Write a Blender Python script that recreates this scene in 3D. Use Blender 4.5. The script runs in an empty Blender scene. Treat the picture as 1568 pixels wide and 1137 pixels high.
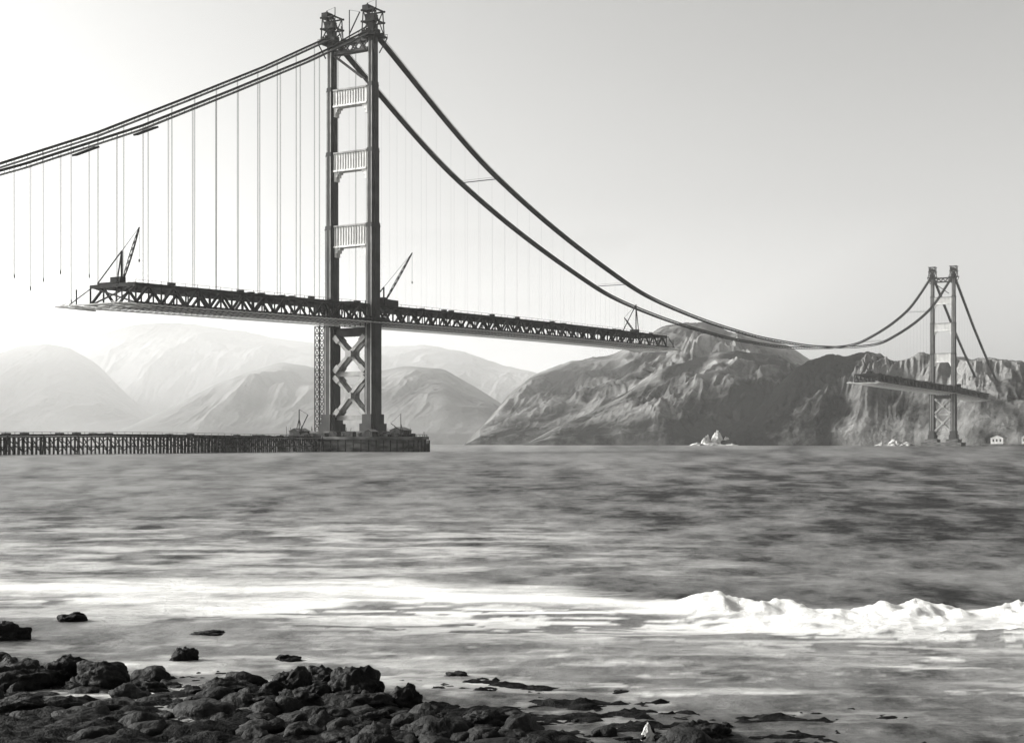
import bpy, math, random
import numpy as np
from mathutils import Vector
random.seed(7); rng=np.random.RandomState(5)
scene=bpy.context.scene
H=5.0; F=2183.0; CX=784.0; HY=677.0     # camera height, focal (photo px), horizon
TINT=(1.0,0.995,0.97)
# ------------------------------------------------------------------ noise
def vn(x,y,seed=0):
    xi=np.floor(x);yi=np.floor(y);fx=x-xi;fy=y-yi
    fx=fx*fx*(3-2*fx);fy=fy*fy*(3-2*fy)
    def h(a,b):
        v=np.sin(a*127.1+b*311.7+seed*74.7)*43758.5453
        return v-np.floor(v)
    return (h(xi,yi)*(1-fx)+h(xi+1,yi)*fx)*(1-fy)+(h(xi,yi+1)*(1-fx)+h(xi+1,yi+1)*fx)*fy
def fbm(x,y,seed=0,o=4):
    a=0.5;s=0;t=0
    for i in range(o):
        s=s+a*vn(x,y,seed+i*3.1);t+=a;x,y=(x*1.62+y*1.22)+5.3,(y*1.62-x*1.22)+1.7;a*=0.5
    return s/t
def sfbm(x,y,seed=0,o=4):   # no rotation: keeps stretched streaks
    a=0.5;s=0;t=0
    for i in range(o):
        s=s+a*vn(x,y,seed+i*3.1);t+=a;x=x*2.03+5.3;y=y*2.03+1.7;a*=0.55
    return s/t
def ridged(x,y,seed=0,o=4,g=.5):
    a=0.5;s=0;t=0
    for i in range(o):
        s=s+a*(1-np.abs(2*vn(x,y,seed+i*2.3)-1));t+=a;x=x*2.1+3.3;y=y*2.1+7.7;a*=g
    return s/t
def sst(a,b,x):
    t=np.clip((x-a)/(b-a),0,1);return t*t*(3-2*t)
# ------------------------------------------------------------------ materials
def new_mat(name):
    m=bpy.data.materials.new(name);m.use_nodes=True
    return m,m.node_tree,m.node_tree.nodes['Principled BSDF']
def g(v): return (v*TINT[0],v*TINT[1],v*TINT[2],1)
def noise_mat(name,lo,hi,scale,rough=0.8,bump=0.0,bscale=None,detail=6,stretch=(1,1,1),p0=0.35,p1=0.65,spec=0.3):
    m,nt,b=new_mat(name)
    tc=nt.nodes.new('ShaderNodeTexCoord');mp=nt.nodes.new('ShaderNodeMapping');mp.inputs['Scale'].default_value=stretch
    nt.links.new(tc.outputs['Object'],mp.inputs[0])
    n=nt.nodes.new('ShaderNodeTexNoise');n.inputs['Scale'].default_value=scale;n.inputs['Detail'].default_value=detail
    nt.links.new(mp.outputs[0],n.inputs['Vector'])
    r=nt.nodes.new('ShaderNodeValToRGB');r.color_ramp.elements[0].position=p0;r.color_ramp.elements[1].position=p1
    r.color_ramp.elements[0].color=g(lo);r.color_ramp.elements[1].color=g(hi)
    nt.links.new(n.outputs['Fac'],r.inputs[0]);nt.links.new(r.outputs[0],b.inputs['Base Color'])
    b.inputs['Roughness'].default_value=rough;b.inputs['Specular IOR Level'].default_value=spec
    if bump:
        n2=nt.nodes.new('ShaderNodeTexNoise');n2.inputs['Scale'].default_value=bscale or scale*3;n2.inputs['Detail'].default_value=8
        nt.links.new(mp.outputs[0],n2.inputs['Vector'])
        bp=nt.nodes.new('ShaderNodeBump');bp.inputs['Distance'].default_value=bump
        nt.links.new(n2.outputs['Fac'],bp.inputs['Height']);nt.links.new(bp.outputs[0],b.inputs['Normal'])
    return m
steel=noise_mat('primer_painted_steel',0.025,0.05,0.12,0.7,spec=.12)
steel_sunlit=noise_mat('portal_steel_sunlit',0.6,0.75,0.2,0.7)  # sunlit look of the struts put into a paler base colour
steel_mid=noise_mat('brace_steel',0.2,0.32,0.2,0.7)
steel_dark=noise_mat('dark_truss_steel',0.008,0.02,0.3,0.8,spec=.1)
ropem=noise_mat('wire_rope',0.05,0.09,0.5,0.6)
wood=noise_mat('weathered_timber',0.012,0.06,0.6,0.9,spec=.1)
conc=noise_mat('concrete',0.04,0.13,0.15,0.9,stretch=(1,1,3),spec=.15)
netm=noise_mat('net_rope',0.35,0.45,0.5,0.9)
rockm=noise_mat('wet_rock',0.002,0.014,1.6,0.7,0.12,6.0,spec=0.13)
rock_pale=noise_mat('pale_rock',0.15,0.5,0.06,0.9,3.0,0.15)  # rock in a pale, mottled tone
whitep=noise_mat('white_painted_wall',0.45,0.65,0.3,0.8)
roofm=noise_mat('slate_roof',0.08,0.14,0.3,0.8)
glass=noise_mat('window_pane',0.02,0.04,0.3,0.2)
# ------------------------------------------------------------------ mesh builder
class MB:
    def __init__(s): s.v=[];s.f=[]
    def beam(s,p,q,w=0.5,h=None):
        h=h or w;p=Vector(p);q=Vector(q);d=q-p
        if d.length<1e-6:return
        d.normalize();up=Vector((0,0,1)) if abs(d.z)<0.95 else Vector((1,0,0))
        a=d.cross(up).normalized();b=a.cross(d).normalized();i=len(s.v)
        for c in (p,q):
            for (u,k) in ((-1,-1),(1,-1),(1,1),(-1,1)):
                s.v.append(tuple(c+a*(u*w/2)+b*(k*h/2)))
        for f in ((0,3,2,1),(4,5,6,7),(0,1,5,4),(1,2,6,5),(2,3,7,6),(3,0,4,7)): s.f.append(tuple(i+j for j in f))
    def prism(s,pts0,pts1):
        i=len(s.v);n=len(pts0);s.v+=list(pts0)+list(pts1)
        s.f.append(tuple(i+j for j in range(n))[::-1]);s.f.append(tuple(i+n+j for j in range(n)))
        for j in range(n): s.f.append((i+j,i+(j+1)%n,i+n+(j+1)%n,i+n+j))
    def obj(s,name,mat,parent=None,smooth=False):
        me=bpy.data.meshes.new(name);me.from_pydata(s.v,[],s.f);me.update()
        me.materials.append(mat)
        if smooth: me.polygons.foreach_set('use_smooth',[True]*len(me.polygons))
        o=bpy.data.objects.new(name,me);scene.collection.objects.link(o)
        if parent:o.parent=parent
        return o
def empty(name):
    e=bpy.data.objects.new(name,None);scene.collection.objects.link(e);return e
def grid_obj(name,X,Y,Z,mat,attrs=None,parent=None):
    r,c=X.shape
    me=bpy.data.meshes.new(name)
    me.vertices.add(r*c);co=np.stack([X,Y,Z],-1).reshape(-1).astype(np.float32);me.vertices.foreach_set('co',co)
    idx=np.arange(r*c).reshape(r,c)
    q=np.stack([idx[:-1,:-1],idx[:-1,1:],idx[1:,1:],idx[1:,:-1]],-1).reshape(-1,4)
    n=len(q);me.loops.add(n*4);me.loops.foreach_set('vertex_index',q.reshape(-1).astype(np.int32))
    me.polygons.add(n);me.polygons.foreach_set('loop_start',np.arange(0,n*4,4,dtype=np.int32))
    me.polygons.foreach_set('loop_total',np.full(n,4,dtype=np.int32))
    me.update(calc_edges=True);me.polygons.foreach_set('use_smooth',np.ones(n,dtype=bool))
    for k,a in (attrs or {}).items():
        at=me.attributes.new(k,'FLOAT','POINT');at.data.foreach_set('value',a.reshape(-1).astype(np.float32))
    me.materials.append(mat);me.validate()
    o=bpy.data.objects.new(name,me);scene.collection.objects.link(o)
    if parent:o.parent=parent
    return o
# ------------------------------------------------------------------ bridge frame
TX,TY=-86.0,768.0; ux,uy=0.509,0.861
L=1280.0
def W(s,t,z): return (TX+s*uy+t*ux, TY-s*ux+t*uy, z)
def wbox(mb,s0,s1,t0,t1,z0,z1):
    mb.prism([W(s0,t0,z0),W(s1,t0,z0),W(s1,t1,z0),W(s0,t1,z0)],[W(s0,t0,z1),W(s1,t0,z1),W(s1,t1,z1),W(s0,t1,z1)])
HS=13.7
bridge=empty('suspension_bridge')
def cable_z(t):
    if 0<=t<=L:
        d=abs(t-640)
        return float(herm(d))
    tt=-t if t<0 else t-L
    if t<0: xs=[0,56,112,169,232,300,400];zs=[226,196.5,169,141.5,114.5,88,60]
    else: xs=[0,112,169,232,343,400];zs=[226,165,137,108,61,45]
    return float(np.interp(tt,xs,zs))
_dx=np.array([-87,0,87,227,332,512,640,760.]);_dz=np.array([99,98,99,107,120.5,168,226,284.])
def herm(d):
    i=int(np.clip(np.searchsorted(_dx,d)-1,1,len(_dx)-3))
    m0=(_dz[i+1]-_dz[i-1])/(_dx[i+1]-_dx[i-1]);m1=(_dz[i+2]-_dz[i])/(_dx[i+2]-_dx[i])
    h=_dx[i+1]-_dx[i];u=(d-_dx[i])/h
    return (2*u**3-3*u*u+1)*_dz[i]+(u**3-2*u*u+u)*h*m0+(-2*u**3+3*u*u)*_dz[i+1]+(u**3-u*u)*h*m1
def deck_z(t):
    if t<0: return 78+t*0.028
    if t>L: return 78-(t-L)*0.02
    return 78+9*(1-((t-640)/640)**2)-(5*math.sin(math.pi*(L-t)/(L-940)/2) if t>900 else 0)
# --- towers
def plus(a,b,n):
    q=[(a,b-2*n),(a-n,b-2*n),(a-n,b-n),(a-2*n,b-n),(a-2*n,b)]
    out=[(x,y) for x,y in q]
    out+=[(-x,y) for x,y in q[::-1]]
    out+=[(-x,-y) for x,y in q]
    out+=[(x,-y) for x,y in q[::-1]]
    return out
SECT=[(9,15,10.6,13.4,),(15,20,8.9,11.0),(20,72,7.1,8.1),(72,122,6.2,7.0),(122,162,5.6,6.3),(162,197,5.1,5.7),(197,221,4.6,5.1)]
def tower(T,name,near):
    par=empty(name);par.parent=bridge
    legs=MB();lite=MB();br=MB();top=MB();mid=MB();rib=MB()
    for sg in (-1,1):
        for (z0,z1,ws,wt) in SECT:
            o=plus(ws/2,wt/2,0.62 if z0>15 else 0.8)
            legs.prism([W(sg*HS+a,T+b,z0) for a,b in o],[W(sg*HS+a,T+b,z1) for a,b in o])
            if z0>15:
                o2=plus(ws/2+0.12,wt/2+0.12,0.6)
                legs.prism([W(sg*HS+a,T+b,z1-2.2) for a,b in o2],[W(sg*HS+a,T+b,z1-1.4) for a,b in o2])
                # raised pilaster strips: vertical fluting of the cellular shaft
                for q in (-.22,.22):
                    mid.prism([W(sg*HS+q*ws-.25,T-wt/2-.1,z0+.1),W(sg*HS+q*ws+.25,T-wt/2-.1,z0+.1),W(sg*HS+q*ws+.25,T-wt/2+.1,z0+.1),W(sg*HS+q*ws-.25,T-wt/2+.1,z0+.1)],
                              [W(sg*HS+q*ws-.25,T-wt/2-.1,z1-2.3),W(sg*HS+q*ws+.25,T-wt/2-.1,z1-2.3),W(sg*HS+q*ws+.25,T-wt/2+.1,z1-2.3),W(sg*HS+q*ws-.25,T-wt/2+.1,z1-2.3)])
        z=24
        while z<72:
            o2=plus(3.55+0.06,4.05+0.06,0.62)
            legs.prism([W(sg*HS+a,T+b,z) for a,b in o2],[W(sg*HS+a,T+b,z+0.3) for a,b in o2]);z+=9
    def wid(z):
        for (a,b,ws,wt) in SECT:
            if a<=z<b:return ws
        return 4.7
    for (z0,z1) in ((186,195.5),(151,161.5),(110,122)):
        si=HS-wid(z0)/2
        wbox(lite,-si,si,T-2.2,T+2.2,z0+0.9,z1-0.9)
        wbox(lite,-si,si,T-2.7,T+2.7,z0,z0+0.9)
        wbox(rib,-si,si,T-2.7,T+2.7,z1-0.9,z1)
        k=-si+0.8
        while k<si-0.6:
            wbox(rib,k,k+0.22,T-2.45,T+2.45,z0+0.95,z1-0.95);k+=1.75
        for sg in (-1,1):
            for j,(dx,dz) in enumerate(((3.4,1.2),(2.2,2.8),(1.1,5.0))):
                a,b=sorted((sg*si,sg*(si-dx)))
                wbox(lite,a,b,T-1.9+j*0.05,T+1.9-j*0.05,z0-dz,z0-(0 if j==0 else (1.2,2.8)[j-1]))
    si=HS-2.35
    wbox(br,-si,si,T-2,T+2,214.5,216)
    wbox(br,-si,si,T-2,T+2,219.5,221)
    for k in range(8):
        a=-si+2*si*k/8;b=-si+2*si*(k+1)/8
        for tt in (-1.8,1.8): br.beam(W(a,T+tt,216 if k%2 else 219.5),W(b,T+tt,219.5 if k%2 else 216),0.6)
    for tt in (-1.5,1.5):
        br.beam(W(-si,T+tt,214),W(si-4,T+tt,200),0.7)
    si=HS-3.55
    for z0,z1 in ((62,66.5),(40.5,43.0),(17,19.5)):
        wbox(mid if z0<60 else br,-si,si,T-1.8,T+1.8,z0,z1)
    for tt in (-2.2,2.2):
        mm=mid
        for (za,zb) in ((19.5,40.5),(43,62)):
            mm.beam(W(-si,T+tt,za),W(si,T+tt,zb),1.7,1.7);mm.beam(W(-si,T+tt+0.02,zb),W(si,T+tt+0.02,za),1.7,1.7)
            zc=(za+zb)/2
            mm.beam(W(-1.9,T+tt*1.05,zc-0.01),W(1.9,T+tt*1.05,zc),3.4,3.4)
            for sg in (-1,1):
                for zz in (za,zb):
                    mm.beam(W(sg*si,T+tt,zz),W(sg*(si-3),T+tt,zz+(3 if zz==za else -3)),2.4,2.8)
    for sg in (-1,1):
        c=sg*HS
        wbox(top,c-5.6,c+5.6,T-5.6,T+5.6,221,221.7)
        wbox(top,c-2.4,c+2.4,T-3.4,T+3.4,221.7,225.5)
        wbox(top,c-1.6,c+1.6,T-2.2,T+2.2,225.5,228.4)
        for a in (-1,1):
            for b in (-1,1):
                top.beam(W(c+a*2.3,T+b*2.6,213),W(c+a*5.4,T+b*5.4,221),0.6)
                top.beam(W(c+a*4.2,T+b*4.4,221.5),W(c+a*3.6,T+b*3.8,235.5),0.6)
            top.beam(W(c+a*4.2,T-4.4,222),W(c+a*3.6,T+3.8,235),0.4);top.beam(W(c+a*4.2,T+4.4,222),W(c+a*3.6,T-3.8,235),0.4)
            top.beam(W(c-4.2,T+a*4.4,222),W(c+3.6,T+a*3.8,235),0.4)
        for zz in (229,235):
            for a in (-1,1):
                top.beam(W(c-5,T+a*4,zz),W(c+5,T+a*4,zz),0.7);top.beam(W(c+a*4,T-5,zz),W(c+a*4,T+5,zz),0.7)
        wbox(top,c-3.8,c+0.5,T-2,T+3,229.4,233.5);wbox(top,c+1.5,c+4,T-4,T-1,229.4,232)
        for r in range(9):
            a=c-5.5+11*r/8
            for b in (-5.5,5.5): top.beam(W(a,T+b,221.7),W(a,T+b,223.1),0.18)
        for b in (-5.5,5.5): top.beam(W(c-5.5,T+b,223.1),W(c+5.5,T+b,223.1),0.2)
        if near:
            for r in range(14):
                a=random.uniform(-5,5);b=random.uniform(-5,5);w=random.uniform(.5,1.4)
                wbox(top,c+a-w,c+a+w,T+b-w,T+b+w,221.7,221.7+random.uniform(.8,3.5))
            top.beam(W(c+2,T,229),W(c+2,T,241),0.45);top.beam(W(c+2,T,230),W(c-6,T+3,241),0.45);top.beam(W(c-3,T,229),W(c-3,T-1,239),0.9)
            top.beam(W(c+2,T,241),W(c-6,T+3,241),0.12)
            wbox(top,c-5,c-1,T-3,T+2,235.3,238.2)
    if near:
        wbox(top,-4,3,T-2.5,T+2.5,221,221.7);top.beam(W(-2,T,221),W(-2,T,238),0.5);top.beam(W(-2,T,225),W(5,T,236),0.5);top.beam(W(-2,T,238),W(5,T,236),0.15)
        top.beam(W(-7.5,T,221),W(-7.5,T,230),0.35);top.beam(W(-8,T,226),W(-HS+2,T,224),0.5)
        top.beam(W(-8,T,222),W(HS-4,T+1,228),0.6)
    legs.obj('legs',steel,par);lite.obj('portal_struts',steel_sunlit,par);mid.obj('bracing_and_pilasters',steel_mid,par);rib.obj('strut_ribs',steel_mid,par);br.obj('top_strut',steel,par);top.obj('saddle_platforms',steel_dark,par)
tower(0,'south_tower',True);tower(L,'north_tower',False)
# --- deck truss
def deck(t0,t1,name):
    m=MB();p=7.62;n=int((t1-t0)/p);D=8.0
    fl=MB();sn=MB()
    for i in range(n+1):
        t=t0+i*p;z=deck_z(t);z2=deck_z(t+p)
        m.beam(W(-HS,t,z),W(HS,t,z),0.7,1.6);m.beam(W(-HS,t,z-D),W(HS,t,z-D),0.6,0.8)
        for sg in (-1,1):
            s=sg*HS
            m.beam(W(s,t,z),W(s,t,z-D),0.65)
            if i<n:
                m.beam(W(s,t,z),W(s,t+p,z2),1.1,1.25);m.beam(W(s,t,z-D),W(s,t+p,z2-D),0.9,1.0)
                if i%2==0: m.beam(W(s,t,z-D),W(s,t+p,z2),0.95)
                else: m.beam(W(s,t,z),W(s,t+p,z2-D),0.95)
        if i<n:
            m.beam(W(-HS,t,z-0.1),W(HS,t+p,z2-0.1),0.4)
            for s in (-9,-4.5,0,4.5,9): fl.beam(W(s,t,z+0.6),W(s,t+p,z2+0.6),0.45,0.9)
            if 3<i<n-3 and (i*7)%5!=0:
                fl.beam(W(-6,t+p/2,z+1.2),W(6,t+p/2,z2+1.2),p*0.98,0.15)
            if random.random()<.25:
                h=random.uniform(.4,1.3);fl.beam(W(10.5,t,z+1+h/2),W(10.5,t+p*0.5,z2+1+h/2),1.5,h)
        fl.beam(W(HS,t,z+0.5),W(HS,t,z+2.0),0.16);fl.beam(W(HS,t,z+1.9),W(HS,t+p,z2+1.9),0.12)
    a=t0-14;k=0
    while a<t1+14:
        z=deck_z(a)-D-2.6
        prev=None
        for j in range(9):
            s=-18+j*4.5;zz=z+0.9*abs(j-4)**2/16*1.5
            if prev:
                sn.beam(prev,W(s,a,zz),0.16)
                if k: sn.beam(lastrow[j],W(s,a,zz),0.16 if 0<j<8 else 0.4)
            elif k: sn.beam(lastrow[0],W(s,a,zz),0.4)
            prev=W(s,a,zz)
            if j==0: row=[]
            row.append(prev)
        lastrow=row
        for sg in (-1,1):
            sn.beam(W(sg*HS,a,z+2.4),W(sg*18,a,z+1.5),0.3)
        a+=3.81;k+=1
    for t in (t0,t1):
        dr=-1 if t==t0 else 1
        z=deck_z(t)-D-1.8
        for s in (-17,-9,0,9,17): sn.beam(W(s,t-6*dr,z),W(s,t+16*dr,z),0.7,0.6)
        for q in (2,9,16): sn.beam(W(-18,t+q*dr,z+0.1),W(18,t+q*dr,z+0.1),0.6,0.5)
        for s in (-HS,HS):
            m.beam(W(s,t+8*dr,z),W(s,t+8*dr,z+8),0.5);m.beam(W(s,t,z+9),W(s,t+12*dr,z+1),0.35)
        m.beam(W(-HS,t,deck_z(t)),W(HS,t,deck_z(t)-D),0.6);m.beam(W(HS,t,deck_z(t)),W(-HS,t,deck_z(t)-D),0.6)
    par=empty(name);par.parent=bridge
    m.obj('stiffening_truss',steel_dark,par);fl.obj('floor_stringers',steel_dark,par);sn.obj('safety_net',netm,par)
deck(-172,381,'south_deck');deck(940,1600,'north_deck')
m=MB()
for T in (0,L):
    wbox(m,-HS-4.6,HS+4.6,T-9,T+9,70.2,71);wbox(m,-9,9,T-14,T+14,78.8,79.5)
    for k in range(10):
        a=-16+k*3.4;m.beam(W(a,T-8,66.5),W(a,T-8,80),0.5);m.beam(W(a,T-8,67),W(a+3.4,T-8,79),0.35)
    wbox(m,HS-1,HS+6,T+5,T+15,77,81.5)
    wbox(m,-HS-6,-HS+1,T-8,T-3,76,79.5)
m.obj('tower_deck_platforms',steel_dark,bridge)
# --- cables, catwalks, hangers
cat=MB();hang=MB()
def tube(name,pts,r,mat,parent=None):
    cu=bpy.data.curves.new(name,'CURVE');cu.dimensions='3D';cu.bevel_depth=r;cu.bevel_resolution=2
    sp=cu.splines.new('POLY');sp.points.add(len(pts)-1)
    for i,p in enumerate(pts): sp.points[i].co=(*p,1)
    cu.materials.append(mat);o=bpy.data.objects.new(name,cu);scene.collection.objects.link(o)
    if parent:o.parent=parent
    return o
ts=list(np.arange(-400,0,8.0))+list(np.arange(0,L,8.0))+list(np.arange(L,L+345,8.0))
for sg,nm in ((-1,'west_main_cable'),(1,'east_main_cable')):
    s=sg*HS
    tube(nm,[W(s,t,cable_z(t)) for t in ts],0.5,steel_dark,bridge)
    for a,b in zip(ts[:-1],ts[1:]):
        za,zb=cable_z(a)-1.6,cable_z(b)-1.6
        cat.beam(W(s,a,za),W(s,b,zb),3.2,0.25)
        for e in (-1.6,1.6):
            cat.beam(W(s+e,a,za+1.2),W(s+e,b,zb+1.2),0.14);cat.beam(W(s+e,a,za),W(s+e,a,za+1.2),0.14)
            cat.beam(W(s+e,a,za-0.3),W(s+e,b,zb-0.3),0.22)
    for k in range(-24,130):
        t=k*15.24
        if abs(t)<8 or abs(t-L)<8: continue
        zc=cable_z(t)
        if t<-172:
            z0=66+((k*k*5)%9) ;
        elif t<381: z0=deck_z(t)
        elif t<940: continue
        elif t<1600: z0=deck_z(t)
        else: continue
        if zc>z0+1:
            r_=0.13 if t<0 else .024
            for e in (-0.22,0.22): hang.beam(W(s,t+e*1.2,zc),W(s,t+e*1.2,z0),r_)
            if t<-172: hang.beam(W(s,t,z0-1),W(s,t,z0+0.6),0.4)
for t in (128.5,308,972,1151):
    z=cable_z(t)-1.9;cat.beam(W(-HS,t,z),W(HS,t,z),1.2,0.3);cat.beam(W(-HS,t,z+1.3),W(HS,t,z+1.3),0.12)
for t in (-166,-200):
    z=cable_z(t);s=HS
    cat.beam(W(s,t-6,z-3.2-2.6),W(s,t+6,z-2.9+2.6),3,0.8)
cat.obj('footwalks',steel_dark,bridge);hang.obj('suspender_ropes',ropem,bridge)
# ------------------------------------------------------------------ derricks
def derrick(t,s,boom,mast,legs=10,scale=1):
    e=empty('derrick_crane');m=MB();z=deck_z(t)+1.2;B=W(s,t,z)
    mt=(B[0],B[1],z+mast);m.beam(B,mt,0.8)
    tip=(B[0]+boom[0],B[1]+boom[1],z+boom[2])
    d=Vector(tip)-Vector(B);n=9
    off=[Vector((0.6,0,0)),Vector((-0.6,0,0)),Vector((0,0.6,0))]
    for i in range(n):
        f0,f1=i/n,(i+1)/n
        w0=0.3+.8*math.sin(math.pi*f0);w1=0.3+.8*math.sin(math.pi*f1)
        for j in range(3):
            a=Vector(B)+d*f0+off[j]*w0;b=Vector(B)+d*f1+off[j]*w1;c=Vector(B)+d*f1+off[(j+1)%3]*w1
            m.beam(a,b,0.3);m.beam(a,c,0.2)
    for (a,b) in ((-legs,-legs*0.7),(-legs,legs*0.7)):
        q=W(s+b,t+a,z);m.beam(mt,q,0.55);m.beam(B,q,0.6)
    m.beam(W(s-legs*.7,t-legs,z),W(s+legs*.7,t-legs,z),0.6)
    m.beam(mt,tip,0.16);m.beam((mt[0],mt[1]+.6,mt[2]),tip,0.12)
    hk=(tip[0],tip[1],tip[2]-boom[2]*0.55);m.beam(tip,hk,0.12);m.beam(hk,(hk[0],hk[1],hk[2]-1.2),0.6)
    wbox(m,s-3,s+3,t-4,t-0.5,z-1,z+2.8)
    m.beam(W(s-2,t+2,z),W(s+4,t+5,z+0.6),1.6,1.6);m.beam(W(s-3,t-2.2,z+3),W(s+3,t-2.2,z+3),3.6,0.3)
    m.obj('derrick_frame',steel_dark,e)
derrick(-162,-5,(7,3,26),15,8.5)
derrick(8,15,(15,4,28),9,6)
derrick(352,0,(-9,-3,12),22,10)
derrick(952,0,(-8,0,16),14,10)
# ------------------------------------------------------------------ piers, fender
PZ=8.0
def fender():
    e=empty('concrete_bridge_pier');m=MB();d=MB()
    N=64
    def ring(a,b,z): return [W(a*math.cos(2*math.pi*k/N),b*math.sin(2*math.pi*k/N),z) for k in range(N)]
    m.prism(ring(46.5,24.5,-6),ring(46.5,24.5,4.4));m.prism(ring(45.4,23.6,4.4),ring(45.4,23.6,6.6));m.prism(ring(46.8,24.7,6.6),ring(46.8,24.7,PZ))
    m.prism(ring(29,15,PZ),ring(27,13.5,PZ+1.4))
    for sg in (-1,1):
        wbox(m,sg*HS-8,sg*HS+8,-9.5,9.5,PZ+1.4,11)
    for k in range(N):
        a=W(47.1*math.cos(2*math.pi*k/N),25.1*math.sin(2*math.pi*k/N),-1);d.beam(a,(a[0],a[1],6.2),0.5)
    for i in range(80):
        s=random.uniform(-42,42);t=random.uniform(-19,17)
        if (s/42)**2+(t/20)**2>1: continue
        w=random.uniform(.6,2.6);h=random.uniform(.6,2.8)
        wbox(d,s-w,s+w,t-w*.7,t+w*.7,PZ,PZ+h)
    for i in range(45):
        s=random.uniform(-40,40);t=random.uniform(-14,12);d.beam(W(s,t,PZ),W(s+random.uniform(-.8,.8),t,PZ+random.uniform(2,6)),0.22)
    for k in range(0,N):
        a=W(45.8*math.cos(2*math.pi*k/N),23.8*math.sin(2*math.pi*k/N),PZ);b=W(45.8*math.cos(2*math.pi*(k+1)/N),23.8*math.sin(2*math.pi*(k+1)/N),PZ+1.1)
        d.beam(a,(a[0],a[1],PZ+1.1),0.16);d.beam((a[0],a[1],PZ+1.1),b,0.13)
    m.obj('fender_and_pedestals',conc,e);d.obj('timber_and_stores',wood,e)
fender()
def shed(name,s,t,z,w,l,h,T=0,mat=wood):
    e=empty(name);m=MB();r=MB();wn=MB();t+=T
    wbox(m,s-w/2,s+w/2,t-l/2,t+l/2,z,z+h)
    m.prism([W(s-w/2,t-l/2,z+h),W(s+w/2,t-l/2,z+h),W(s,t-l/2,z+h*1.4)],[W(s-w/2,t+l/2,z+h),W(s+w/2,t+l/2,z+h),W(s,t+l/2,z+h*1.4)])
    for sg in (-1,1):
        a=[W(s,t-l/2-.3,z+h*1.42),W(s+sg*(w/2+.4),t-l/2-.3,z+h*.97),W(s+sg*(w/2+.4),t-l/2-.3,z+h*1.02),W(s,t-l/2-.3,z+h*1.5)]
        b=[W(s,t+l/2+.3,z+h*1.42),W(s+sg*(w/2+.4),t+l/2+.3,z+h*.97),W(s+sg*(w/2+.4),t+l/2+.3,z+h*1.02),W(s,t+l/2+.3,z+h*1.5)]
        r.prism(a,b)
    k=s-w/2+w*.15
    while k<s+w/2-w*.2:
        wbox(wn,k,k+w*.12,t-l/2-.05,t-l/2,z+h*.35,z+h*.8);k+=w*.28
    k=t-l/2+l*.12
    while k<t+l/2-l*.15:
        wbox(wn,s+w/2,s+w/2+.05,k,k+l*.1,z+h*.35,z+h*.8);k+=l*.22
    m.obj('walls',mat,e);r.obj('roof',roofm,e);wn.obj('windows',glass,e)
shed('timber_shed',33,-2,PZ,9,7,3.4);shed('timber_shed',-33,-4,PZ,7,9,3.2);shed('timber_shed',22,-13,PZ,5,5,2.6)
m=MB()
for z in np.arange(8,66,4.0):
    c=[(-22.5,-4),(-19,-4),(-19,0),(-22.5,0)]
    for i in range(4):
        a=c[i];b=c[(i+1)%4]
        m.beam(W(a[0],a[1],z),W(a[0],a[1],z+4),0.45);m.beam(W(a[0],a[1],z),W(b[0],b[1],z+4),0.3);m.beam(W(a[0],a[1],z+4),W(b[0],b[1],z+4),0.35)
    if int(z)%12==8: m.beam(W(-19,-2,z),W(-17,-2,z),0.4)
m.obj('construction_hoist_tower',wood)
m=MB()
m.beam(W(-30,-8,8),W(-30,-8,23),0.5);m.beam(W(-30,-8,10),W(-24,-8,20),0.4);m.beam(W(-30,-8,23),W(-24,-8,20),.15);m.beam(W(-33,-8,8),W(-30,-8,18),.35);m.beam(W(-27,-8,8),W(-30,-8,18),.35);wbox(m,-32,-28,-10,-6,PZ,10.2)
m.obj('pier_derrick',steel_dark)
m=MB()
m.beam(W(36,-6,8),W(36,-6,20),0.35);m.beam(W(36,-6,11),W(31,-8,15),0.3);m.beam(W(36,-6,20),W(31,-8,15),.12);m.beam(W(38,-6,8),W(36,-6,15),.3);wbox(m,34.6,37.4,-7.4,-4.6,PZ,9.2)
m.obj('pier_derrick',steel_dark)
# ------------------------------------------------------------------ trestle
m=MB();p=4.6;t=-26.0;i=0
e=empty('timber_trestle')
while t>-420:
    top=7.9+0.25*math.sin(t*.03);S=[-12,-9.5,-7,-4.5,-2]
    for s in S: m.beam(W(s+random.uniform(-.2,.2),t,-5),W(s*0.98-.1,t,top-.8),0.55)
    m.beam(W(-13,t,top-.7),W(-1,t,top-.7),0.5,0.5)
    if i%2==0:
        m.beam(W(-12,t+.3,1),W(-2,t+.3,top-1),0.3);m.beam(W(-2,t+.35,1),W(-12,t+.35,top-1),0.3)
    m.beam(W(-1.7,t,1.0),W(-1.7,t-p,top-1.2),0.35);m.beam(W(-1.6,t,3.1),W(-1.6,t-p,3.1),0.35)
    m.beam(W(-7,t,top-.1),W(-7,t-p,top-.1),12.4,0.5)
    m.beam(W(-1,t,top+.3),W(-1,t-p,top+.3),0.4,0.5);m.beam(W(-13,t,top+.3),W(-13,t-p,top+.3),0.4,0.5)
    m.beam(W(-1,t,top+.4),W(-1,t,top+1.5),0.16);m.beam(W(-1,t,top+1.4),W(-1,t-p,top+1.4),0.14)
    m.beam(W(-10.5,t,top+.3),W(-10.5,t-p,top+.3),0.9,0.5)
    if random.random()<.3:
        h=random.uniform(.3,1.0);m.beam(W(-4,t,top+h/2+.2),W(-4,t-p*.8,top+h/2+.2),1.5,h)
    if i%4==0: m.beam(W(-1,t,-4),W(0.2,t,top+.4),.5)
    t-=p;i+=1
m.obj('trestle_timbers',wood,e)
m=MB()
for sg in (-1,1): wbox(m,sg*HS-8,sg*HS+8,L-10,L+10,-3,9.2)
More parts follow.
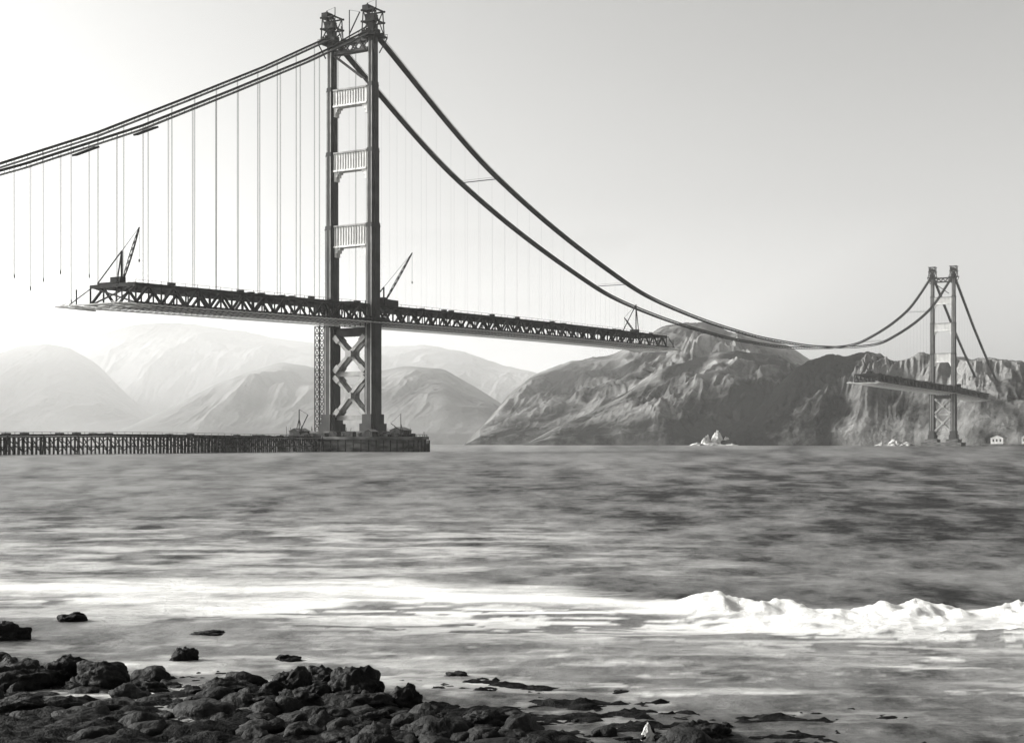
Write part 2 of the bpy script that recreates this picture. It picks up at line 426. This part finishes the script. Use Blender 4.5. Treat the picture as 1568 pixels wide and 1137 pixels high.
wbox(m,-26,26,L-13,L+13,-4,5)
m.obj('north_tower_pier',conc)
# ------------------------------------------------------------------ hills
def hill_mat(name,lo,hi,scale,p0=.38,p1=.62,gw=.8,bd=12,nr=.62,bs=4):
    m,nt,b=new_mat(name)
    ge=nt.nodes.new('ShaderNodeNewGeometry')
    n=nt.nodes.new('ShaderNodeTexNoise');n.inputs['Scale'].default_value=scale;n.inputs['Detail'].default_value=10;n.inputs['Roughness'].default_value=nr
    nt.links.new(ge.outputs['Position'],n.inputs['Vector'])
    at=nt.nodes.new('ShaderNodeAttribute');at.attribute_name='gully'
    ad=nt.nodes.new('ShaderNodeMath');ad.operation='ADD'
    ml=nt.nodes.new('ShaderNodeMath');ml.operation='MULTIPLY_ADD';ml.inputs[1].default_value=gw;ml.inputs[2].default_value=-gw*.55
    nt.links.new(at.outputs['Fac'],ml.inputs[0]);nt.links.new(ml.outputs[0],ad.inputs[0]);nt.links.new(n.outputs['Fac'],ad.inputs[1])
    r=nt.nodes.new('ShaderNodeValToRGB');r.color_ramp.elements[0].position=p0;r.color_ramp.elements[1].position=p1
    r.color_ramp.elements[0].color=g(lo);r.color_ramp.elements[1].color=g(hi)
    nt.links.new(ad.outputs[0],r.inputs[0]);nt.links.new(r.outputs[0],b.inputs['Base Color'])
    b.inputs['Roughness'].default_value=.95;b.inputs['Specular IOR Level'].default_value=0.0
    n2=nt.nodes.new('ShaderNodeTexNoise');n2.inputs['Scale'].default_value=scale*bs;n2.inputs['Detail'].default_value=9;n2.inputs['Roughness'].default_value=.62
    nt.links.new(ge.outputs['Position'],n2.inputs['Vector'])
    bp=nt.nodes.new('ShaderNodeBump');bp.inputs['Distance'].default_value=bd;bp.inputs['Strength'].default_value=1
    nt.links.new(n2.outputs['Fac'],bp.inputs['Height']);nt.links.new(bp.outputs[0],b.inputs['Normal'])
    return m
def hill(sil,D,Ds,seed,mat,A=0.5,gx=170.,gy=380.,pw=0.85,rough=0.03,name='hill',gain=.5,skew=-.3):
    sx=[a for a,b in sil];sy=[b for a,b in sil]
    px=np.arange(sx[0],sx[-1]+1,1.3);py=np.interp(px,sx,sy)
    ker=np.hanning(21);ker/=ker.sum();py=np.convolve(np.pad(py,10,mode='edge'),ker,mode='valid')
    ds=np.interp(px,[a for a,b in Ds],[b for a,b in Ds]) if isinstance(Ds,list) else np.full_like(px,Ds)
    v=np.concatenate([np.linspace(-0.04,1,190),np.linspace(1.01,1.9,30)])[:,None]
    k=(px[None,:]-CX)/F
    Y=ds[None,:]+(D-ds[None,:])*v+0*k
    X=k*Y
    Z=5+(HY-py)*D/F;Z=Z[None,:]
    vc=np.clip(v,0,1)
    f=np.where(v<=1,vc**pw,1-0.8*((v-1)/.9)**1.3)
    xs=X+gx*.5*(fbm(X/gx/1.2,Y/gy/.8,seed+40,4)-.5)*2
    r=ridged(xs/gx+Y/gx*skew,Y/gy,seed,6,gain)
    w=np.where(v<=1,np.sin(np.pi*vc**0.75)*0.85+0.08,0.2)
    w=w*np.clip(1.2-vc,0.12,1)
    big=ridged(xs/gx/2.6+Y/gx*skew*.75,Y/gy/2.5,seed+9,1)
    Zz=Z*f*(1+A*(r-.58)*w*2.2+A*(big-.5)*w*2.4)
    Zz=Zz+ Z*rough*(fbm(X/32,Y/40,seed+3,5)-.5)*2
    Zz=np.where(v<0,-6,Zz)+np.clip(Z,0,40)*0.3*sst(0,0.03,v)*(v<=1)*(1-vc)*(.4+r)
    Zz=np.minimum(Zz,np.where(v<=1,(Z-5)*(Y/D)+5+ (Z*0.02),1e9))
    grid_obj(name,X,Y,Zz,mat,{'gully':.5*r+.5*big})
hA=hill_mat('hazy_grass_hills',.05,.19,.004,.34,.74,gw=.6,bd=8,nr=.55)
hB=hill_mat('headland_grass_scrub_lit_slopes',.010,.27,.004,.49,.74,gw=.65,bd=14,nr=.68)  # grass and scrub; pale tone also paints sunlit slopes into the colour
hC=hill_mat('dark_scrub_cliffs',.006,.17,.011,.53,.83,gw=1.1,bd=16,nr=.7,bs=3)
hill([(-500,600),(-200,590),(0,560),(100,535),(150,515),(200,500),(250,496),(300,498),(350,507),(430,520),(500,530),(600,531),(650,530),(710,540),(770,560),(830,575),(900,600),(1000,640),(1100,690)],5600,4700,3,hA,.42,290,800,rough=.01)
hill([(-600,560),(-300,520),(-150,540),(-40,550),(0,543),(35,532),(70,526),(105,532),(150,558),(190,600),(250,650),(310,692)],4700,3900,17,hA,.45,250,700,rough=.01)
hill([(120,692),(190,656),(260,625),(330,590),(380,571),(430,556),(470,560),(520,571),(560,570),(620,560),(680,565),(740,600),(800,640),(880,692)],4100,3300,29,hA,.5,210,600,rough=.01)
hill([(700,692),(740,650),(780,605),(815,577),(870,556),(940,545),(985,522),(1010,502),(1050,496),(1080,492),(1110,505),(1160,518),(1210,532),(1240,552),(1300,562),(1420,575),(1600,600),(1800,692)],3500,2750,41,hB,.9,170,450,rough=.02,gain=.52)
hill([(780,692),(850,655),(900,632),(960,600),(1010,568),(1060,548),(1130,537),(1190,548),(1235,570),(1270,600),(1300,640),(1330,692)],2900,2450,57,hB,1.0,130,350,rough=.025,gain=.52)
hill([(1040,692),(1110,655),(1160,625),(1195,585),(1215,562),(1240,552),(1270,544),(1330,540),(1350,545),(1375,556),(1410,546),(1440,545),(1480,556),(1520,553),(1568,558),(1750,545),(2000,520),(2300,540)],2480,[(1040,2250),(1400,2120),(1500,1960),(1800,1700),(2300,1500)],71,hC,1.05,85,240,rough=.05,gain=.55)
def ico(sub):
    import bmesh
    bm=bmesh.new();bmesh.ops.create_icosphere(bm,subdivisions=sub,radius=1)
    v=np.array([q.co[:] for q in bm.verts]);f=[tuple(q.index for q in p.verts) for p in bm.faces];bm.free();return v,f
IV,IF=ico(5);IV3,IF3=ico(3)
def rockverts(cx,cy,cz,rx,ry,rz,seed,base=IV,spike=0,yaw=0.):
    x,y,z=base[:,0],base[:,1],base[:,2]
    n=fbm(x*1.5+seed*3.7+9,y*1.5+z*1.9+seed,seed,4)*1.1+0.5*ridged(x*2.2+z*1.3+seed,z*2.6+y*2.1-x,seed+5,4,.6)
    r=0.25+n*0.85
    X=x*r*rx;Y=y*r*ry;Z=z*r*rz
    if spike: q=np.clip(1-np.clip(z,0,1)*.7,.1,1);X*=q;Y*=q
    c,s=math.cos(yaw),math.sin(yaw)
    return np.stack([cx+X*c-Y*s,cy+X*s+Y*c,cz+Z],-1)
def rockobj(name,items,mat):
    m=MB()
    for it in items:
        base,faces=(IV,IF) if it.get('hi') else (IV3,IF3)
        v=rockverts(*it['p'],base=base,spike=it.get('spike',0),yaw=it.get('yaw',0));o=len(m.v)
        m.v+= [tuple(a) for a in v];m.f+=[tuple(o+j for j in f) for f in faces]
    return m.obj(name,mat,smooth=not items[0].get('flat',0))
def at(px,py,z=0.):
    d=F*(H-z)/(py-HY);return ((px-CX)*d/F,d)
def atd(px,d): return (px-CX)*d/F
rockobj('sea_stack_rocks',[{'p':(atd(px,d),d,0,w,w,h,i+3),'hi':1,'spike':1} for i,(px,d,w,h) in enumerate([(1082,2235,9,17),(1100,2240,15,24),(1112,2238,9,14),(1068,2215,14,4),(1092,2220,20,4),(1120,2225,14,3),(1370,2110,16,8),(1388,2100,14,6),(1352,2110,10,5),(1265,2190,20,4),(1240,2195,14,3)])],rock_pale)
shed('fog_signal_building',58,60,3,16,22,8,L,whitep);shed('fog_signal_building',92,66,3,10,10,9,L,whitep)
m=MB();wbox(m,40,112,L+40,L+84,-3,3);m.obj('station_quay',conc)
# ------------------------------------------------------------------ water
rows=900;cols=760
yy=11*(26000/11)**(np.linspace(0,1,rows)**1.08);yy=yy[:,None]
uu=np.linspace(-1,1,cols)[None,:]
X=uu*(yy*0.55+14);Y=yy+0*uu
d=Y
amp=np.clip(1.5-d/180,0,1)
z=0.14*(sfbm(X/2.2,Y/1.0,2,5)-.5)*amp+0.22*(sfbm(X/9+Y*.02,Y/3.0,8,3)-.5)*amp
bx=np.interp(X,[-20,-12,-4,2,5,8,11,14,24],[50,49,47,45,42.8,41.4,40.6,40.2,40.4])+2.2*(fbm(X/5,Y*0,31,4)-.5)
bh=np.interp(X,[-20,-6,2.5,5,8,20],[0.02,0.03,.04,.22,.66,.74])*(0.15+1.4*vn(X/1.9,Y*0+3,5))
wv=np.exp(-((Y-bx)/np.where(Y<bx,1.9,1.3))**2)
z=z+bh*wv*(1+2.0*(fbm(X/.55,Y/.55,77,6)-.5))
z=z+.35*np.exp(-((Y-bx+3.4)/.9)**2)*sst(4,9,X)*fbm(X/.6,Y/.5,13,5)
# foam
st=sfbm(X/3.2+.3*Y,Y/1.1,51,5);st2=sfbm(X/1.0,Y/.45,61,5);lg=fbm(X/9,Y/5,66,4)
top=bx+np.interp(X,[-20,-10,-4,2,8,20],[3.5,5.0,6.0,4,1.4,1.4])+3.2*(st-.5)+3*(fbm(X/3,Y*0,7,3)-.5)
bot=np.interp(X,[-20,-10,-3,2,8,16],[43,39.5,37.5,36,33.5,33])+7*(lg-.5)
zone=sst(-1.6,5.5,top-Y)*sst(-4.5,5.5,Y-bot)
foam=zone*(0.82+np.interp(X,[4,9],[0,.2])+.85*(st-.45)+.4*(st2-.5)+.5*(lg-.5))
hole=sst(.58,.72,ridged(X/2.2,Y/.5,88,4))*sst(.40,.56,vn(X/4,Y/2,91));foam=foam-hole*1.0*sst(0,.4,zone)*sst(49,42,Y)*(1-np.exp(-((Y-bx)/1.4)**2))
foam=np.maximum(foam,wv*np.interp(X,[-20,-4,4,8],[.35,.5,.8,1.3])*(.7+.7*(st2)))
left=sst(-5,-11,X)*sst(54,45,Y)*sst(28,33,Y);foam=foam-left*.35*sst(.35,.6,lg)
near=sst(39,32,Y)*sst(23,29,Y);foam=np.maximum(foam,near*(.02+sst(.42,.72,st)*.36+sst(.58,.74,st2)*.4))
farst=sst(48,56,Y)*sst(130,60,Y)*sst(20,-6,X)*sst(.35,.7,sfbm(X/3,Y/1.6,93,5))*.45
foam=np.clip(np.maximum(foam,farst),0,1)
tone=.45*sfbm(X/(12+Y*.30),Y/(1.5+Y*.09),99,3)+.55*sfbm(X/(.6+Y*.016),Y/(.3+Y*.013),120,4)
tone=.5+(tone-.5)*np.interp(Y,[100,400],[1,.8])-.07*sst(31,22,Y)
m,nt,b=new_mat('sea_water')
fa=nt.nodes.new('ShaderNodeAttribute');fa.attribute_name='foam'
ta=nt.nodes.new('ShaderNodeAttribute');ta.attribute_name='tone'
ge=nt.nodes.new('ShaderNodeNewGeometry')
mp=nt.nodes.new('ShaderNodeMapping');mp.inputs['Scale'].default_value=(.6,1.1,1);nt.links.new(ge.outputs['Position'],mp.inputs[0])
n=nt.nodes.new('ShaderNodeTexNoise');n.inputs['Scale'].default_value=1.8;n.inputs['Detail'].default_value=10;n.inputs['Roughness'].default_value=.72;nt.links.new(mp.outputs[0],n.inputs['Vector'])
# choppy swell pattern at all scales
n3=nt.nodes.new('ShaderNodeTexNoise');n3.inputs['Scale'].default_value=.08;n3.inputs['Detail'].default_value=14;n3.inputs['Roughness'].default_value=.88
mp3=nt.nodes.new('ShaderNodeMapping');mp3.inputs['Scale'].default_value=(2.0,1,1);nt.links.new(ge.outputs['Position'],mp3.inputs[0]);nt.links.new(mp3.outputs[0],n3.inputs['Vector'])
cm=nt.nodes.new('ShaderNodeMath');cm.operation='MULTIPLY_ADD';cm.inputs[1].default_value=1.5;cm.inputs[2].default_value=-.75;nt.links.new(n3.outputs['Fac'],cm.inputs[0])
tt=nt.nodes.new('ShaderNodeMath');tt.operation='ADD';nt.links.new(cm.outputs[0],tt.inputs[0]);nt.links.new(ta.outputs['Fac'],tt.inputs[1])
ma=nt.nodes.new('ShaderNodeMath');ma.operation='MULTIPLY_ADD';ma.inputs[1].default_value=.9;ma.inputs[2].default_value=-.45;nt.links.new(n.outputs['Fac'],ma.inputs[0])
ad=nt.nodes.new('ShaderNodeMath');ad.operation='ADD';ad.use_clamp=True;nt.links.new(ma.outputs[0],ad.inputs[0]);nt.links.new(fa.outputs['Fac'],ad.inputs[1])
fr=nt.nodes.new('ShaderNodeValToRGB');fr.color_ramp.elements[0].position=.05;fr.color_ramp.elements[1].position=.92;nt.links.new(ad.outputs[0],fr.inputs[0])
tr=nt.nodes.new('ShaderNodeValToRGB');tr.color_ramp.elements[0].position=.30;tr.color_ramp.elements[1].position=.72
tr.color_ramp.elements[0].color=g(.01);tr.color_ramp.elements[1].color=g(.18);nt.links.new(tt.outputs[0],tr.inputs[0])
mx=nt.nodes.new('ShaderNodeMixRGB');nt.links.new(fr.outputs[0],mx.inputs[0]);nt.links.new(tr.outputs[0],mx.inputs[1]);mx.inputs[2].default_value=g(.78)
nt.links.new(mx.outputs[0],b.inputs['Base Color'])
rr=nt.nodes.new('ShaderNodeMath');rr.operation='MULTIPLY_ADD';rr.inputs[1].default_value=.4;rr.inputs[2].default_value=.4;nt.links.new(fr.outputs[0],rr.inputs[0]);nt.links.new(rr.outputs[0],b.inputs['Roughness'])
b.inputs['IOR'].default_value=1.33
sp=nt.nodes.new('ShaderNodeMapRange');sp.inputs[1].default_value=.30;sp.inputs[2].default_value=.72;sp.inputs[3].default_value=.05;sp.inputs[4].default_value=.33
nt.links.new(tt.outputs[0],sp.inputs[0]);nt.links.new(sp.outputs[0],b.inputs['Specular IOR Level'])
bp=nt.nodes.new('ShaderNodeBump');bp.inputs['Distance'].default_value=.35;bp.inputs['Strength'].default_value=1
nt.links.new(n.outputs['Fac'],bp.inputs['Height']);nt.links.new(bp.outputs[0],b.inputs['Normal'])
grid_obj('water',X,Y,z,m,{'foam':foam,'tone':tone})
# ------------------------------------------------------------------ shore
xs=np.linspace(-34,34,700)[None,:];ys=np.linspace(6,36,520)[:,None]
SX=xs+0*ys;SY=ys+0*xs
ysl=np.interp(SX,[-34,-13,-7,-3,0,3,5,14,34],[31,29.4,28.0,26.8,26.0,25.2,23.6,20,17])+3.0*(fbm(SX/2.2,SY/2.0,12,4)-.5)
SZ=(ysl-SY)*.035-.02+.36*(fbm(SX/.7,SY/.5,5,6)-.5)+.14*(ridged(SX/.22,SY/.2,6,3)-.5)
SZ=np.clip(SZ,-.8,1.0)
shm=noise_mat('wet_gravel_and_kelp',.001,.03,3.5,.7,.05,18,stretch=(1,1.6,1),spec=.08,p0=.48,p1=.85,detail=12)
grid_obj('shore',SX,SY,SZ,shm)
items=[]
for (px,py,w,h) in [(10,970,36,16),(108,945,22,7),(30,1035,60,24),(100,1026,34,16),(155,1035,44,20),(225,1050,34,9),(283,1004,22,12),(335,1055,44,10),(440,1050,38,22),(495,1042,36,20),(540,1052,44,30),(470,1068,44,18),(560,1075,44,16),(390,1070,36,14),(425,1078,40,8),(622,1068,28,20),(575,1100,34,9),(655,1106,26,8),(738,1104,44,16),(1072,1118,42,14),(820,1131,34,8),(20,1080,50,12),(505,1095,40,9),(440,1008,18,4),(320,968,26,2.5),(700,1032,18,2.5)]:
    x,dd=at(px,py+h*.6);sc=dd/F
    items.append({'p':(x,dd,-.02,w*sc*1.0,w*sc*.8,h*sc*1.5+.05,len(items)*1.7),'hi':1,'yaw':random.uniform(-.5,.5)})
rockobj('boulders',items,rockm)
items=[]
for i in range(480):
    px=random.uniform(-60,800) if random.random()<.8 else random.uniform(0,1120)
    lim=np.interp(px,[-60,200,420,650,760,1150,1568],[1005,1030,1040,1088,1100,1112,1150])
    py=lim+abs(random.gauss(0,60))
    x,dd=at(px,py);s=.05+.24*random.random()**2.5
    zz=max(-.05,.02*(27-dd))
    items.append({'p':(x,dd,zz,s*random.uniform(1.2,2.2),s*random.uniform(.9,1.6),s*random.uniform(.5,1.2),i*.37),'yaw':random.uniform(0,3)})
rockobj('shore_rocks',items,rockm)
x,dd=at(993,1134);rockobj('pale_pointed_rock',[{'p':(x,dd,.05,.13,.12,.27,4),'spike':1,'hi':1}],rock_pale)
# ------------------------------------------------------------------ haze volumes
def fog(name,x0,x1,y0,y1,z1,dens,an=.3):
    m=bpy.data.materials.new(name);m.use_nodes=True;nt=m.node_tree;nt.nodes.clear()
    o=nt.nodes.new('ShaderNodeOutputMaterial');vs=nt.nodes.new('ShaderNodeVolumeScatter');vs.inputs['Color'].default_value=g(1.0)
    vs.inputs['Density'].default_value=dens;vs.inputs['Anisotropy'].default_value=an;nt.links.new(vs.outputs[0],o.inputs['Volume'])
    hz=MB();hz.prism([(x0,y0,-20),(x1,y0,-20),(x1,y1,-20),(x0,y1,-20)],[(x0,y0,z1),(x1,y0,z1),(x1,y1,z1),(x0,y1,z1)])
    hz.obj(name,m)
fog('sea_haze',-9000,9000,90,14000,420,.42e-4)
fog('distant_fog_bank',-8000,-250,2600,13000,330,1.3e-4)
fog('distant_fog_bank',-8100,250,2800,13100,420,1.3e-4)
fog('distant_fog_bank',-8200,900,3050,13200,520,1.2e-4)
# ------------------------------------------------------------------ light, world, camera
el=math.radians(27);az=math.radians(-78)
sd=Vector((math.sin(az)*math.cos(el),math.cos(az)*math.cos(el),math.sin(el)))
sl=bpy.data.lights.new('sun','SUN');sl.energy=5;sl.angle=math.radians(.5);sl.color=(1,.99,.96)
so=bpy.data.objects.new('sun',sl);so.rotation_euler=sd.to_track_quat('Z','Y').to_euler();scene.collection.objects.link(so)
w=bpy.data.worlds.new('World');scene.world=w;w.use_nodes=True;nt=w.node_tree
bg=nt.nodes['Background'];sk=nt.nodes.new('ShaderNodeTexSky');sk.sky_type='NISHITA';sk.sun_disc=False
sk.sun_elevation=el;sk.sun_rotation=az;sk.dust_density=3;sk.air_density=1.0;sk.ozone_density=1
# black-and-white plate response: a weighted mix of the sky's red and blue light
sc_=nt.nodes.new('ShaderNodeSeparateColor');nt.links.new(sk.outputs[0],sc_.inputs[0])
a1=nt.nodes.new('ShaderNodeMath');a1.operation='MULTIPLY';a1.inputs[1].default_value=.95;nt.links.new(sc_.outputs[0],a1.inputs[0])
a2=nt.nodes.new('ShaderNodeMath');a2.operation='MULTIPLY_ADD';a2.inputs[1].default_value=.45;nt.links.new(sc_.outputs[2],a2.inputs[0]);nt.links.new(a1.outputs[0],a2.inputs[2])
pw=nt.nodes.new('ShaderNodeMath');pw.operation='POWER';pw.inputs[1].default_value=1.35;nt.links.new(a2.outputs[0],pw.inputs[0])
cb=nt.nodes.new('ShaderNodeCombineColor')
for i,k in enumerate(TINT):
    mm=nt.nodes.new('ShaderNodeMath');mm.operation='MULTIPLY';mm.inputs[1].default_value=k*.76
    nt.links.new(pw.outputs[0],mm.inputs[0]);nt.links.new(mm.outputs[0],cb.inputs[i])
nt.links.new(cb.outputs[0],bg.inputs[0]);bg.inputs[1].default_value=.15
cam=bpy.data.cameras.new('camera');co=bpy.data.objects.new('camera',cam);scene.collection.objects.link(co)
co.location=(0,0,H);co.rotation_euler=(math.radians(90),0,0);cam.lens=F/1568*36;cam.sensor_width=36
cam.shift_y=(HY-568.5)/1568;cam.clip_end=60000;cam.clip_start=.5
scene.camera=co
scene.view_settings.view_transform='Standard';scene.view_settings.look='None';scene.view_settings.exposure=0
